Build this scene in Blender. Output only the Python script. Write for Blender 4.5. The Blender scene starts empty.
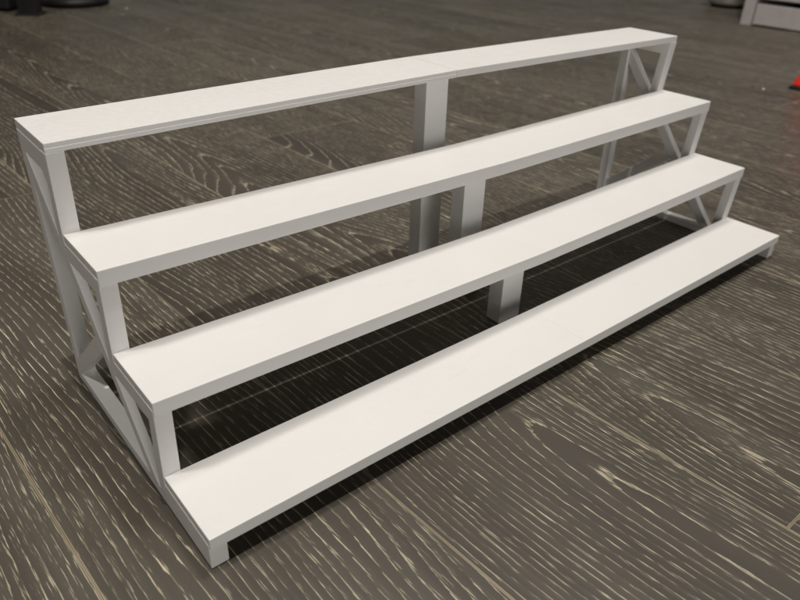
import bpy, bmesh, math, random
from mathutils import Vector

random.seed(4)
S = 0.6                       # one bench length in metres
scene = bpy.context.scene
COL = scene.collection

# ------------------------------------------------------------------ helpers
def link(name, bm, mat, parent=None, smooth=False):
    bmesh.ops.recalc_face_normals(bm, faces=bm.faces)
    me = bpy.data.meshes.new(name)
    bm.to_mesh(me); bm.free()
    if smooth:
        for f in me.polygons: f.use_smooth = True
    o = bpy.data.objects.new(name, me)
    COL.objects.link(o)
    if mat: me.materials.append(mat)
    if parent: o.parent = parent
    return o

def tag(o, label=None, cat=None, group=None, kind=None):
    if label: o['label'] = label
    if cat: o['category'] = cat
    if group: o['group'] = group
    if kind: o['kind'] = kind
    return o

def empty(name, loc=(0, 0, 0), rz=0):
    o = bpy.data.objects.new(name, None)
    o.empty_display_size = 0.02
    COL.objects.link(o)
    o.location = loc; o.rotation_euler = (0, 0, rz)
    return o

def prism_yz(bm, poly, x0, x1):
    """extrude a (y,z) polygon from x0 to x1, in bench units"""
    a = [bm.verts.new((x0*S, y*S, z*S)) for y, z in poly]
    b = [bm.verts.new((x1*S, y*S, z*S)) for y, z in poly]
    bm.faces.new(a); bm.faces.new(b[::-1])
    n = len(poly)
    for i in range(n):
        bm.faces.new((a[i], a[(i+1) % n], b[(i+1) % n], b[i]))

def box(bm, lo, hi, bevel=0.0, seg=2):
    """box in metres"""
    x0, y0, z0 = lo; x1, y1, z1 = hi
    v = [bm.verts.new(c) for c in ((x0,y0,z0),(x1,y0,z0),(x1,y1,z0),(x0,y1,z0),(x0,y0,z1),(x1,y0,z1),(x1,y1,z1),(x0,y1,z1))]
    fs = [bm.faces.new([v[i] for i in q]) for q in ((0,3,2,1),(4,5,6,7),(0,1,5,4),(1,2,6,5),(2,3,7,6),(3,0,4,7))]
    if bevel:
        es = {e for f in fs for e in f.edges}
        bmesh.ops.bevel(bm, geom=list(es), offset=bevel, segments=seg, affect='EDGES', profile=0.5)

def hexa(bm, bottom, top, bevel=0.0):
    """solid between two 4-point loops"""
    a = [bm.verts.new(c) for c in bottom]; b = [bm.verts.new(c) for c in top]
    fs = [bm.faces.new(a[::-1]), bm.faces.new(b)]
    for i in range(4):
        fs.append(bm.faces.new((a[i], a[(i+1) % 4], b[(i+1) % 4], b[i])))
    if bevel:
        es = {e for f in fs for e in f.edges}
        bmesh.ops.bevel(bm, geom=list(es), offset=bevel, segments=2, affect='EDGES', profile=0.5)

def lathe(bm, prof, seg=48, cx=0, cy=0):
    rings = []
    for r, z in prof:
        rings.append([bm.verts.new((cx + r*math.cos(2*math.pi*i/seg), cy + r*math.sin(2*math.pi*i/seg), z)) for i in range(seg)])
    for a, b in zip(rings, rings[1:]):
        for i in range(seg):
            bm.faces.new((a[i], a[(i+1) % seg], b[(i+1) % seg], b[i]))
    bm.faces.new(rings[0][::-1]); bm.faces.new(rings[-1])

# ------------------------------------------------------------------ node shorthand
class NT:
    def __init__(self, mat):
        mat.use_nodes = True
        self.t = mat.node_tree
        self.b = self.t.nodes['Principled BSDF']
    def n(self, kind, **kw):
        nd = self.t.nodes.new(kind)
        for k, v in kw.items(): setattr(nd, k, v)
        return nd
    def l(self, a, b): self.t.links.new(a, b)
    def put(self, sock, v):
        if isinstance(v, (int, float, tuple, list)): sock.default_value = v
        else: self.l(v, sock)
    def m(self, op, a, b=None, c=None, clamp=False):
        nd = self.n('ShaderNodeMath', operation=op); nd.use_clamp = clamp
        self.put(nd.inputs[0], a)
        if b is not None: self.put(nd.inputs[1], b)
        if c is not None: self.put(nd.inputs[2], c)
        return nd.outputs[0]
    def vec(self, x, y, z=0.0):
        nd = self.n('ShaderNodeCombineXYZ')
        self.put(nd.inputs[0], x); self.put(nd.inputs[1], y); self.put(nd.inputs[2], z)
        return nd.outputs[0]
    def noise(self, v, scale=1.0, detail=2.0, rough=0.5):
        nd = self.n('ShaderNodeTexNoise')
        self.l(v, nd.inputs['Vector']); nd.inputs['Scale'].default_value = scale
        nd.inputs['Detail'].default_value = detail; nd.inputs['Roughness'].default_value = rough
        return nd.outputs['Fac']
    def ss(self, v, lo, hi, a=0.0, b=1.0):
        nd = self.n('ShaderNodeMapRange', interpolation_type='SMOOTHSTEP')
        self.put(nd.inputs['Value'], v); self.put(nd.inputs['From Min'], lo); self.put(nd.inputs['From Max'], hi)
        self.put(nd.inputs['To Min'], a); self.put(nd.inputs['To Max'], b)
        return nd.outputs['Result']
    def mix(self, f, a, b):
        nd = self.n('ShaderNodeMix', data_type='RGBA')
        self.put(nd.inputs[0], f)
        for s, v in ((nd.inputs[6], a), (nd.inputs[7], b)):
            self.put(s, v if not isinstance(v, tuple) else (*v, 1))
        return nd.outputs[2]
    def wn(self, v):
        nd = self.n('ShaderNodeTexWhiteNoise', noise_dimensions='1D')
        self.l(v, nd.inputs['W'])
        return nd.outputs['Value']

def plain(name, col, rough=0.5, metal=0.0, noise=0.0, nscale=40, bump=0.0, spec=0.5):
    m = bpy.data.materials.new(name); t = NT(m)
    t.b.inputs['Metallic'].default_value = metal
    t.b.inputs['Specular IOR Level'].default_value = spec
    tc = t.n('ShaderNodeTexCoord').outputs['Object']
    nz = t.noise(tc, nscale, 4)
    k = t.ss(nz, 0.3, 0.7, 1-noise, 1+noise)
    mx = t.n('ShaderNodeVectorMath', operation='SCALE'); mx.inputs[0].default_value = col
    t.l(k, mx.inputs['Scale']); t.l(mx.outputs[0], t.b.inputs['Base Color'])
    t.l(t.ss(nz, 0.3, 0.7, rough*0.9, min(1, rough*1.1)), t.b.inputs['Roughness'])
    if bump:
        bp = t.n('ShaderNodeBump'); bp.inputs['Strength'].default_value = bump; bp.inputs['Distance'].default_value = 0.001
        t.l(nz, bp.inputs['Height']); t.l(bp.outputs[0], t.b.inputs['Normal'])
    return m

# ------------------------------------------------------------------ white plastic of the bench
def white_plastic(name, axis, bevel):
    m = bpy.data.materials.new(name); t = NT(m)
    tc = t.n('ShaderNodeTexCoord').outputs['Object']
    sep = t.n('ShaderNodeSeparateXYZ'); t.l(tc, sep.inputs[0])
    big = t.noise(tc, 14, 3)
    fine = t.noise(tc, 260, 3)
    c = t.mix(t.ss(big, 0.3, 0.7), (0.805, 0.79, 0.765), (0.825, 0.81, 0.785))
    spk = t.ss(t.noise(tc, 190, 2), 0.76, 0.82)
    c = t.mix(t.m('MULTIPLY', spk, 0.12), c, (0.45, 0.40, 0.34))
    mp = t.n('ShaderNodeMapping'); t.l(tc, mp.inputs[0]); mp.inputs['Scale'].default_value = (26, 140, 140); mp.inputs['Rotation'].default_value = (0, 0, 0.35)
    rub = t.ss(t.noise(mp.outputs[0], 1.0, 4, 0.6), 0.60, 0.74)
    c = t.mix(t.m('MULTIPLY', rub, 0.07), c, (0.50, 0.46, 0.41))
    t.l(c, t.b.inputs['Base Color'])
    t.l(t.m('ADD', t.ss(fine, 0.3, 0.7, 0.36, 0.50), t.m('MULTIPLY', rub, 0.12)), t.b.inputs['Roughness'])
    # faint extrusion lines left by the making of the parts
    ln = t.m('SINE', t.m('MULTIPLY', sep.outputs[axis], 2*math.pi/0.0011))
    hgt = t.m('ADD', t.m('MULTIPLY', ln, 0.35), t.m('ADD', t.m('MULTIPLY', fine, 0.9), t.m('MULTIPLY', big, 6.0)))
    bp = t.n('ShaderNodeBump'); bp.inputs['Strength'].default_value = 0.22; bp.inputs['Distance'].default_value = 0.00025
    t.l(hgt, bp.inputs['Height']); t.l(bp.outputs[0], t.b.inputs['Normal'])
    return m
W_BOARD = white_plastic('white_board_plastic', 1, 0.0005)
W_FRAME = white_plastic('white_frame_plastic', 2, 0.0)

# ------------------------------------------------------------------ floor
def floor_material():
    m = bpy.data.materials.new('limed_oak_planks'); t = NT(m)
    tc = t.n('ShaderNodeTexCoord').outputs['Object']
    sep = t.n('ShaderNodeSeparateXYZ'); t.l(tc, sep.inputs[0])
    X = t.m('DIVIDE', sep.outputs[0], S); Y = t.m('DIVIDE', sep.outputs[1], S)
    x = t.m('MULTIPLY_ADD', Y, 0.052, X)                        # planks run 3 degrees off the bench
    W = 0.254; LP = 1.945
    u = t.m('DIVIDE', t.m('ADD', x, 0.081), W)
    j = t.m('FLOOR', u); fu = t.m('SUBTRACT', u, j)
    # butt joint offset for each plank, cycling through a table
    jm = t.m('MODULO', t.m('ADD', j, 160.0), 16.0)
    # per plank: joint offset, heart of the cathedral figure, steepness of its arches
    tab = [(0.966, -0.10, 2.0), (0.25, 0.185, 1.5), (1.66, 0.075, 10.0), (1.014, -0.03, -6.0), (0.22, 0.20, 7.0), (1.38, 0.33, 3.0),
           (0.70, 0.10, -8.0), (1.80, -0.06, 4.0), (0.45, 0.15, 9.0), (1.15, 0.30, -3.0), (0.05, 0.05, 6.0), (0.80, 0.22, -9.0),
           (1.55, -0.08, 2.0), (0.30, 0.12, 8.0), (1.25, 0.28, 4.0), (1.62, 0.36, 3.0)]
    cr = t.n('ShaderNodeValToRGB'); cr.color_ramp.interpolation = 'CONSTANT'
    el = cr.color_ramp.elements
    enc = lambda a: (a[0]/2, a[1] + 0.5, (a[2] + 20)/40, 1)
    el[0].position = 0; el[0].color = enc(tab[0])
    el[1].position = 1/16; el[1].color = enc(tab[1])
    for i in range(2, 16):
        e = el.new(i/16); e.color = enc(tab[i])
    t.l(t.m('DIVIDE', t.m('ADD', jm, 0.5), 16.0), cr.inputs[0])
    sp = t.n('ShaderNodeSeparateColor'); t.l(cr.outputs[0], sp.inputs[0])
    off = t.m('MULTIPLY', sp.outputs[0], 2.0)
    xc0 = t.m('SUBTRACT', sp.outputs[1], 0.5)
    sl0 = t.m('MULTIPLY_ADD', sp.outputs[2], 40.0, -20.0)
    v = t.m('DIVIDE', t.m('SUBTRACT', Y, off), LP)
    k = t.m('FLOOR', v); fv = t.m('SUBTRACT', v, k)
    pid = t.m('MULTIPLY_ADD', k, 37.17, t.m('MULTIPLY', j, 11.31))
    r1 = t.wn(pid); r2 = t.wn(t.m('ADD', pid, 3.7)); r3 = t.wn(t.m('ADD', pid, 8.1)); r4 = t.wn(t.m('ADD', pid, 5.3))
    px = t.m('MULTIPLY', fu, W)                                 # position inside the plank
    gy = t.m('ADD', Y, t.m('MULTIPLY', r3, 90.0))
    gx = t.m('ADD', px, t.m('MULTIPLY', r2, 40.0))
    # growth rings: hyperbolic cathedral figure, warped
    xc = t.m('ADD', xc0, t.m('MULTIPLY_ADD', r1, 0.05, -0.025))
    wob = t.m('MULTIPLY', t.m('SUBTRACT', t.noise(t.vec(t.m('MULTIPLY', gx, 1.0), t.m('MULTIPLY', gy, 1.7)), 1.0, 1), 0.5), 0.09)
    q = t.m('SUBTRACT', t.m('ADD', px, wob), xc)
    hyp = t.m('SQRT', t.m('ADD', t.m('MULTIPLY', q, q), 0.0005))
    sl = t.m('MULTIPLY', sl0, t.m('MULTIPLY_ADD', r4, 0.4, 0.8))
    n1 = t.noise(t.vec(t.m('MULTIPLY', gx, 6.0), t.m('MULTIPLY', gy, 0.8), r1), 1.0, 1)
    n2 = t.noise(t.vec(t.m('MULTIPLY', gx, 26.0), t.m('MULTIPLY', gy, 4.0), r2), 1.0, 3)
    V = t.m('MULTIPLY', hyp, 100.0)
    V = t.m('ADD', V, t.m('MULTIPLY', gy, sl))
    V = t.m('ADD', V, t.m('MULTIPLY', n1, 12.0))
    V = t.m('ADD', V, t.m('MULTIPLY', n2, 1.1))
    jit = t.noise(t.vec(t.m('MULTIPLY', gx, 260.0), t.m('MULTIPLY', gy, 45.0), 9.0), 1.0, 2)
    f = t.m('FRACT', t.m('ADD', V, t.m('MULTIPLY', jit, 0.22)))
    # width of the porous band of each ring
    wd = t.ss(t.noise(t.vec(t.m('MULTIPLY', gx, 9.0), t.m('MULTIPLY', gy, 1.3), 4.0), 1.0, 2), 0.32, 0.68, 0.35, 1.25)
    band = t.m('MULTIPLY', t.ss(f, 0.0, 0.05), t.m('SUBTRACT', 1.0, t.ss(f, t.m('MULTIPLY', wd, 0.25), wd)))
    line = t.m('MULTIPLY', t.ss(f, 0.0, 0.05), t.m('SUBTRACT', 1.0, t.ss(f, 0.08, 0.19)))
    # pores: short dashes along the grain
    warp = t.m('MULTIPLY', n2, 0.010)
    pxx = t.m('ADD', gx, warp)
    d1 = t.noise(t.vec(t.m('MULTIPLY', pxx, 800.0), t.m('MULTIPLY', gy, 19.0), 1.0), 1.0, 2, 0.6)
    d2 = t.noise(t.vec(t.m('MULTIPLY', pxx, 1300.0), t.m('MULTIPLY', gy, 55.0), 7.0), 1.0, 1)
    dd = t.m('ADD', t.m('MULTIPLY', d1, 0.6), t.m('MULTIPLY', d2, 0.4))
    thr = t.m('SUBTRACT', t.m('MULTIPLY_ADD', band, -0.165, 0.72), t.m('MULTIPLY', line, 0.085))
    pore = t.ss(dd, t.m('SUBTRACT', thr, 0.012), t.m('ADD', thr, 0.07))
    # lime fill is stronger in some places than others
    fill = t.ss(t.noise(t.vec(t.m('MULTIPLY', gx, 18.0), t.m('MULTIPLY', gy, 5.0), 2.0), 1.0, 3), 0.28, 0.68, 0.55, 1.0)
    pore = t.m('MULTIPLY', pore, fill)
    # base tone
    tone = t.noise(t.vec(t.m('MULTIPLY', gx, 22.0), t.m('MULTIPLY', gy, 2.2), 3.0), 1.0, 4)
    base = t.mix(t.ss(tone, 0.25, 0.75), (0.055, 0.047, 0.037), (0.083, 0.073, 0.058))
    pl = t.m('MULTIPLY_ADD', r2, 0.42, 0.78)
    sc = t.n('ShaderNodeVectorMath', operation='SCALE'); t.l(base, sc.inputs[0]); t.l(pl, sc.inputs['Scale'])
    lime = t.mix(t.noise(t.vec(t.m('MULTIPLY', gx, 120.0), t.m('MULTIPLY', gy, 18.0), 6.0), 1.0, 2), (0.42, 0.355, 0.23), (0.74, 0.67, 0.50))
    c = t.mix(pore, sc.outputs[0], lime)
    # soft film of lime around the bands
    c = t.mix(t.m('MULTIPLY', band, 0.07), c, (0.26, 0.215, 0.145))
    # seams
    eu = t.m('MULTIPLY', t.m('MINIMUM', fu, t.m('SUBTRACT', 1.0, fu)), W)
    ev = t.m('MULTIPLY', t.m('MINIMUM', fv, t.m('SUBTRACT', 1.0, fv)), LP)
    e = t.m('MINIMUM', eu, ev)
    groove = t.m('SUBTRACT', 1.0, t.ss(e, 0.0008, 0.0022))
    worn = t.ss(t.noise(t.vec(t.m('MULTIPLY', X, 9.0), t.m('MULTIPLY', Y, 3.0), 2.0), 1.0, 3), 0.35, 0.6, 0.40, 0.95)
    edge = t.m('MULTIPLY', t.m('SUBTRACT', 1.0, t.ss(e, 0.0008, 0.0019)), worn)
    c = t.mix(edge, c, (0.40, 0.335, 0.225))
    core = t.m('SUBTRACT', 1.0, t.ss(e, 0.0002, 0.0008))
    c = t.mix(t.m('MULTIPLY', core, 0.55), c, (0.03, 0.022, 0.013))
    t.l(c, t.b.inputs['Base Color'])
    smud = t.noise(t.vec(t.m('MULTIPLY', X, 4.0), t.m('MULTIPLY', Y, 4.0), 0.0), 1.0, 4)
    rg = t.m('MULTIPLY_ADD', pore, 0.2, t.ss(smud, 0.3, 0.7, 0.36, 0.50))
    t.l(rg, t.b.inputs['Roughness'])
    t.b.inputs['Specular IOR Level'].default_value = 0.42
    h = t.m('SUBTRACT', t.m('MULTIPLY', pore, -0.5), t.m('MULTIPLY', groove, 2.2))
    bp = t.n('ShaderNodeBump'); bp.inputs['Strength'].default_value = 0.45; bp.inputs['Distance'].default_value = 0.0004
    t.l(h, bp.inputs['Height']); t.l(bp.outputs[0], t.b.inputs['Normal'])
    return m

bm = bmesh.new()
bmesh.ops.create_grid(bm, x_segments=4, y_segments=4, size=7.0)
floor = link('floor', bm, floor_material())
tag(floor, 'dark limed oak plank floor with pale grain lines', kind='structure')

# ------------------------------------------------------------------ the stepped display bench
D, H, T1 = 0.08474, 0.08953, 0.03808
T = {k: T1 + (k-1)*H for k in (1, 2, 3, 4)}
THICK = {1: 0.0133, 2: 0.0156, 3: 0.0163, 4: 0.0096}
BEND = {1: -0.0024, 2: -0.0072, 3: -0.0055, 4: 0.0043}
SLAB = 0.0095
FB = {k: (k-1)*D + 0.0065 for k in (2, 3, 4)}        # the posts lean: foot of each a little further back than its head
FT = {2: D+0.0008, 3: 2*D+0.0008, 4: 3*D-0.0010}
BP0, BP1, PW, RZ, RB = 0.331, 0.3465, 0.0145, 0.012, 0.0285
XT = 0.0165
Lz = lambda y: 1.2*y - 0.121
Ly = lambda z: (z + 0.121)/1.2
Mz = lambda y: 1.2*y - 0.1455
My = lambda z: (z + 0.1455)/1.2

bench = empty('stepped_display_bench')
tag(bench, 'white four-step miniature bleacher with braced open ends on the dark wood floor', 'display stand')

def poly(name, pts, x0, x1, parent, along):
    b = bmesh.new(); prism_yz(b, pts, x0, x1)
    es = []
    for e in b.edges:
        d = (e.verts[1].co - e.verts[0].co)
        if abs(d.x) > 1e-6 or d.length < 0.004: continue
        if abs(d.normalized().dot(Vector((0, *along)).normalized())) > 0.98: es.append(e)
    bmesh.ops.bevel(b, geom=es, offset=0.00045, segments=2, affect='EDGES', profile=0.5)
    return link(name, b, W_FRAME, parent)

def end_frame(x0, side):
    x1 = x0 + XT
    sx = (x0, x0 + 0.0085) if side < 0 else (x1 - 0.0125, x1)      # the stringer and brace are thinner than the posts
    zb = {k: T[k]-RB for k in T}
    fr = poly('end_frame', [(Ly(RZ), RZ), (My(RZ), RZ), (BP0, Mz(BP0)), (BP0, Lz(BP0))], *sx, bench, (1, 1.2))   # the sloping stringer
    poly('base_rail', [(0.003, 0.0005), (BP0, 0.0005), (BP0, RZ), (FB[2], RZ), (FB[2], T[1]-SLAB), (0.003, T[1]-SLAB)], x0, x1, fr, (1, 0))
    poly('back_post', [(BP0, 0.0005), (BP1, 0.0005), (BP1, T[4]-SLAB), (BP0, T[4]-SLAB)], x0, x1, fr, (0, 1))
    poly('diagonal_brace', [(BP0, RZ), (BP0, 0.0335), (0.2235, Mz(0.2235)), (0.212, Mz(0.212))], *sx, fr, (1, -0.83))
    def back(k, z):                                                  # the back edge of post k at height z
        a = min(1, max(0, (z-T[k-1])/(T[k]-SLAB-T[k-1])))
        return FB[k] + (FT[k]-FB[k])*a + PW
    for k in (2, 3, 4):
        if k == 2:
            low = [(FB[2]+PW, RZ), (FB[2], RZ)]
        elif Ly(zb[k-1]) > FB[k]:
            low = [(FB[k]+PW, Lz(FB[k]+PW)), (Ly(zb[k-1]), zb[k-1]), (FB[k], zb[k-1])]
        else:
            low = [(FB[k]+PW, Lz(FB[k]+PW)), (FB[k], Lz(FB[k]))]
        poly('front_post', low + [(FB[k], T[k-1]), (FT[k], T[k]-SLAB), (FT[k]+PW, T[k]-SLAB), (FB[k]+PW, T[k-1])], x0, x1, fr, (-0.0065, H-SLAB))
        if k == 4:
            end = [(BP0, zb[4]), (BP0, T[4]-SLAB)]
        elif Ly(zb[k]) > FB[k+1]:
            end = [(FB[k+1], zb[k]), (FB[k+1], T[k]-SLAB)]
        else:
            end = [(Ly(zb[k]), zb[k]), (FB[k+1], Lz(FB[k+1])), (FB[k+1], T[k]-SLAB)]
        poly('tread_rail', [(back(k, zb[k]), zb[k])] + end + [(back(k, T[k]-SLAB), T[k]-SLAB)], x0, x1, fr, (1, 0))
    return fr
end_frame(0.0, -1)
end_frame(1.0-XT, 1)

def tread_board(k, xa, xb, mid):
    """half of a tread: slab with a lip along its front; mid is the end at the joint"""
    y0 = (k-1)*D; y1 = y0 + (0.0940 if k == 4 else D + 0.0062)
    z1 = T[k]; zs = z1 - SLAB + 0.0001; zl = z1 - THICK[k] + (0.0002 if k == 4 else 0)
    ly = 0.0048
    prof = [(y0, zl), (y0+ly, zl), (y0+ly, zs), (y1, zs), (y1, z1), (y0, z1)] if THICK[k] > SLAB+0.0005 else [(y0, zl), (y1, zl), (y1, z1), (y0, z1)]
    if k == 4 and mid == 'b':        # a thin lower layer peeps out under the front edge
        prof = [(y0-0.0003, zl), (y1, zl), (y1, z1), (y0, z1), (y0, zl+0.0046), (y0-0.0003, zl+0.0041)]
    b = bmesh.new()
    n = 8; rings = []
    for i in range(n+1):
        a = i/n; x = xa + (xb-xa)*a
        s = a if mid == 'b' else 1-a
        dz = BEND[k]*(0.75*s + 0.25*math.sin(s*math.pi/2))
        rings.append([b.verts.new((x*S, y*S, (z+dz)*S)) for y, z in prof])
    for r0, r1 in zip(rings, rings[1:]):
        for i in range(len(prof)):
            b.faces.new((r0[i], r0[(i+1) % len(prof)], r1[(i+1) % len(prof)], r1[i]))
    b.faces.new(rings[0]); b.faces.new(rings[-1][::-1])
    bmesh.ops.recalc_face_normals(b, faces=b.faces)
    xj = (xb if mid == 'b' else xa)*S
    es = [e for e in b.edges if e.calc_face_angle(0) > 1.0 and not (k < 4 and all(abs(v.co.x-xj) < 1e-5 for v in e.verts))]
    bmesh.ops.bevel(b, geom=es, offset=0.0004, segments=2, affect='EDGES', profile=0.5)
    return link('tread_board', b, W_BOARD, bench)
JX = {1: 0.498, 2: 0.499, 3: 0.501, 4: 0.4955}
for k in (1, 2, 3, 4):
    tread_board(k, 0.0005, JX[k]-(0.0004 if k == 4 else 0.00006), 'b')
    tread_board(k, JX[k]+(0.0004 if k == 4 else 0.00006), 0.9995, 'a')
for k in (2, 3, 4):
    y0 = (k-1)*D + 0.043
    b = bmesh.new()
    z1 = T[k] - SLAB + BEND[k] - 0.0002
    box(b, (0.4835*S, y0*S, 0.0003), (0.5225*S, (y0+0.024)*S, z1*S), 0.0004)
    link('centre_leg', b, W_FRAME, bench)

# ------------------------------------------------------------------ far objects
GREYW = plain('greyish_white_laminate', (0.56, 0.515, 0.50), 0.45, noise=0.04)
GAP = plain('dark_gap', (0.02, 0.019, 0.018), 0.6, noise=0.1)
BLACK = plain('black_plastic', (0.010, 0.010, 0.010), 0.55, noise=0.2)
RUB = plain('black_rubber', (0.007, 0.007, 0.007), 0.8, noise=0.2)
RED = plain('red_plastic', (0.80, 0.030, 0.016), 0.35, noise=0.05)
STEEL = plain('brushed_steel', (0.80, 0.78, 0.75), 0.33, 0.75, noise=0.05)
CRUMB = plain('paper_white', (0.75, 0.72, 0.66), 0.8, noise=0.1)

# drawer cabinet: its face looks towards -x
cab = empty('drawer_cabinet', (3.285*S, 1.27*S, 0), math.radians(2))
tag(cab, 'greyish white low drawer cabinet at the far right edge of the floor', 'cabinet')
def cbox(name, lo, hi, mat, parent, bev=0.001):
    b = bmesh.new(); box(b, lo, hi, bev); return link(name, b, mat, parent)
WD, DP, HT = 0.42, 0.40, 0.50
cbox('side_panel', (0, -0.030, 0), (DP, 0.0, HT), GREYW, cab)
cbox('side_panel', (0, -WD, 0), (DP, -WD+0.030, HT), GREYW, cab)
cbox('back_panel', (DP-0.012, -WD+0.031, 0.01), (DP-0.001, -0.031, HT-0.001), GAP, cab)
cbox('top_panel', (-0.004, -WD-0.004, HT+0.0005), (DP+0.004, 0.004, HT+0.022), GREYW, cab)
z = 0.004
for i, hh in enumerate((0.052, 0.19, 0.20)):
    dr = cbox('drawer', (0.006, -WD+0.033, z), (0.022, -0.033, z+hh), GREYW, cab)
    cbox('drawer_box', (0.0225, -WD+0.04, z+0.01), (DP-0.02, -0.04, z+hh-0.02), GAP, dr)
    z += hh + 0.014

# steel bowl beside the cabinet
bowl = empty('metal_bowl', (3.80*S, 1.61*S, 0))
tag(bowl, 'shiny steel bowl with dark rubber base ring beside the far cabinet', 'bowl')
b = bmesh.new()
lathe(b, [(0.030, 0.006), (0.054, 0.007), (0.067, 0.017), (0.072, 0.036), (0.076, 0.052), (0.080, 0.056), (0.079, 0.058), (0.074, 0.056), (0.069, 0.036), (0.060, 0.020), (0.02, 0.015)], 64)
link('bowl_shell', b, STEEL, bowl, True)
b = bmesh.new(); lathe(b, [(0.040, 0.0005), (0.050, 0.0005), (0.052, 0.003), (0.049, 0.0068), (0.040, 0.0062)], 48)
link('base_ring', b, RUB, bowl, True)

# red stool: splayed legs with black rubber feet
st = empty('red_stool', (2.49*S, 0.245*S, 0))
tag(st, 'bright red splayed stand leg with black foot at the right edge', 'stool')
b = bmesh.new()
box(b, (-0.09, -0.12, 0.205), (0.09, 0.12, 0.225), 0.006)
link('seat', b, RED, st)
for sx in (-1, 1):
    for sy in (-1, 1):
        bx, by, tx, ty = sx*0.15, sy*0.15, sx*0.07, sy*0.10
        w0, w1 = 0.022, 0.030
        def ring(cx, cy, w, zz): return [(cx-w, cy-w, zz), (cx+w, cy-w, zz), (cx+w, cy+w, zz), (cx-w, cy+w, zz)]
        b = bmesh.new(); hexa(b, ring(bx, by, w0, 0.0068), ring(tx, ty, w1*0.7, 0.206), 0.003)
        lg = link('leg', b, RED, st)
        b = bmesh.new(); hexa(b, ring(bx, by, w0+0.003, 0.0005), ring(bx, by, w0+0.002, 0.0065), 0.002)
        link('rubber_foot', b, RUB, lg)

# black furniture at the far left
tb = empty('black_stand', (0.66*S, 3.02*S, 0), math.radians(-38))
tag(tb, 'black furniture base with square foot in the far left corner', 'furniture')
b = bmesh.new(); hexa(b, [(-0.022,-0.02,0.006),(0.022,-0.02,0.006),(0.022,0.02,0.006),(-0.022,0.02,0.006)], [(-0.026,-0.02,0.30),(0.026,-0.02,0.30),(0.026,0.02,0.30),(-0.026,0.02,0.30)], 0.002)
lg = link('leg', b, BLACK, tb)
b = bmesh.new(); box(b, (-0.030,-0.026,0.0005), (0.030,0.026,0.0058), 0.002); link('foot_pad', b, RUB, lg)
b = bmesh.new(); box(b, (-0.34,0.03,0.004), (-0.066,0.33,0.32), 0.006); link('body', b, BLACK, tb)
b = bmesh.new(); lathe(b, [(0.07,0.002),(0.090,0.004),(0.093,0.014),(0.085,0.022),(0.03,0.034)], 48, 0.037, 0.19); link('round_base', b, BLACK, tb, True)

# crumbs on the floor
def crumb(ux, uy, r, label, seed):
    rnd = random.Random(seed); b = bmesh.new()
    bmesh.ops.create_icosphere(b, subdivisions=2, radius=r)
    for v in b.verts:
        v.co *= 1 + rnd.uniform(-0.3, 0.3); v.co.z = v.co.z*0.5 + r*0.42
    o = link('crumb', b, CRUMB); o.location = (ux*S, uy*S, 0.0002)
    tag(o, label, 'crumb')

# ------------------------------------------------------------------ camera
cam_d = bpy.data.cameras.new('camera'); cam = bpy.data.objects.new('camera', cam_d); COL.objects.link(cam)
cam.location = (-0.137075*S, -0.398211*S, 0.507957*S)
cam.rotation_mode = 'XYZ'
cam.rotation_euler = (1.0359724, -0.0274735, -0.6844324)
cam_d.sensor_width = 36.0; cam_d.lens = 36.0*698.05/800.0
cam_d.clip_start = 0.01; cam_d.clip_end = 100
cam_d.dof.use_dof = True; cam_d.dof.focus_distance = 0.45; cam_d.dof.aperture_fstop = 10.5
scene.camera = cam

crumb(2.12, 0.575, 0.0026, 'tiny white crumb on the floor left of the red stand leg', 1)
crumb(1.05, 2.98, 0.0030, 'small pale crumb on the far floor right of the black furniture', 2)

# ------------------------------------------------------------------ light: warm ceiling spots in an evening room
w = bpy.data.worlds.new('World'); scene.world = w; w.use_nodes = True
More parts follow.
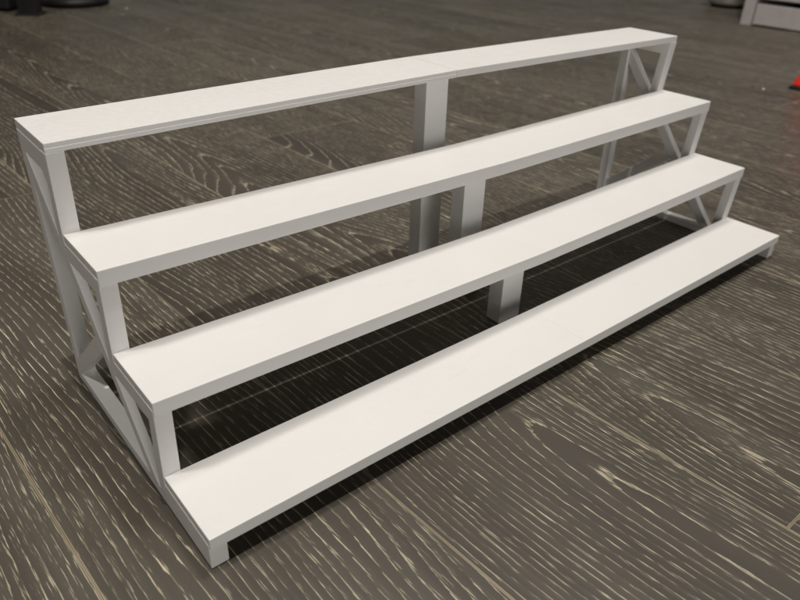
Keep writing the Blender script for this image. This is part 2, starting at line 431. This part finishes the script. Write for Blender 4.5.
# dim room; the wall beyond the bench is a little brighter and gives the floor its sheen
wt = w.node_tree; bg = wt.nodes['Background']
geo = wt.nodes.new('ShaderNodeTexCoord'); sx = wt.nodes.new('ShaderNodeSeparateXYZ'); wt.links.new(geo.outputs['Generated'], sx.inputs[0])
def wmap(sock, a, b, c, d):
    n = wt.nodes.new('ShaderNodeMapRange'); n.interpolation_type = 'SMOOTHSTEP'
    wt.links.new(sock, n.inputs[0]); n.inputs[1].default_value = a; n.inputs[2].default_value = b; n.inputs[3].default_value = c; n.inputs[4].default_value = d
    return n.outputs[0]
def wmul(a, b):
    n = wt.nodes.new('ShaderNodeMath'); n.operation = 'MULTIPLY'; wt.links.new(a, n.inputs[0])
    if isinstance(b, float): n.inputs[1].default_value = b
    else: wt.links.new(b, n.inputs[1])
    return n.outputs[0]
dot = wt.nodes.new('ShaderNodeVectorMath'); dot.operation = 'DOT_PRODUCT'; wt.links.new(geo.outputs['Generated'], dot.inputs[0]); dot.inputs[1].default_value = (0.8, 0.6, 0)
wall = wmul(wmap(dot.outputs['Value'], 0.2, 0.95, 0.0, 1.0), wmap(sx.outputs[2], 0.62, 0.30, 0.0, 1.0))
add = wt.nodes.new('ShaderNodeMath'); add.operation = 'MULTIPLY_ADD'; wt.links.new(wall, add.inputs[0]); add.inputs[1].default_value = 0.17; add.inputs[2].default_value = 0.019
bg.inputs[0].default_value = (1.0, 0.95, 0.87, 1); wt.links.new(add.outputs[0], bg.inputs[1])

def lamp(name, d, dist, size, power, col, target=(0.5, 0.15, 0.1)):
    ld = bpy.data.lights.new(name, 'AREA'); ld.shape = 'DISK'; ld.size = size; ld.energy = power; ld.color = col
    o = bpy.data.objects.new(name, ld); COL.objects.link(o)
    tgt = Vector(target)*S; dv = Vector(d).normalized()
    o.location = tgt + dv*dist
    o.rotation_euler = (-dv).to_track_quat('-Z', 'Y').to_euler()
WARM = (1.0, 0.957, 0.902)
lamp('ceiling_lamp', (-0.57, 0.08, 1.0), 3.6, 0.30, 30, WARM)
lamp('ceiling_lamp', (0.0, -0.112, 1.0), 3.5, 0.06, 58, WARM, (0.15, 0.15, 0.1))
lamp('ceiling_lamp', (0.27, 0.05, 1.0), 3.6, 0.70, 39, WARM)
lamp('front_fill', (-0.20, -1.0, 0.20), 2.2, 1.0, 11.5, (1.0, 0.99, 0.97))  # added soft fill, stands in for room bounce on the front faces

scene.view_settings.view_transform = 'Standard'
scene.view_settings.look = 'None'
scene.view_settings.exposure = 0
scene.render.engine = 'CYCLES'
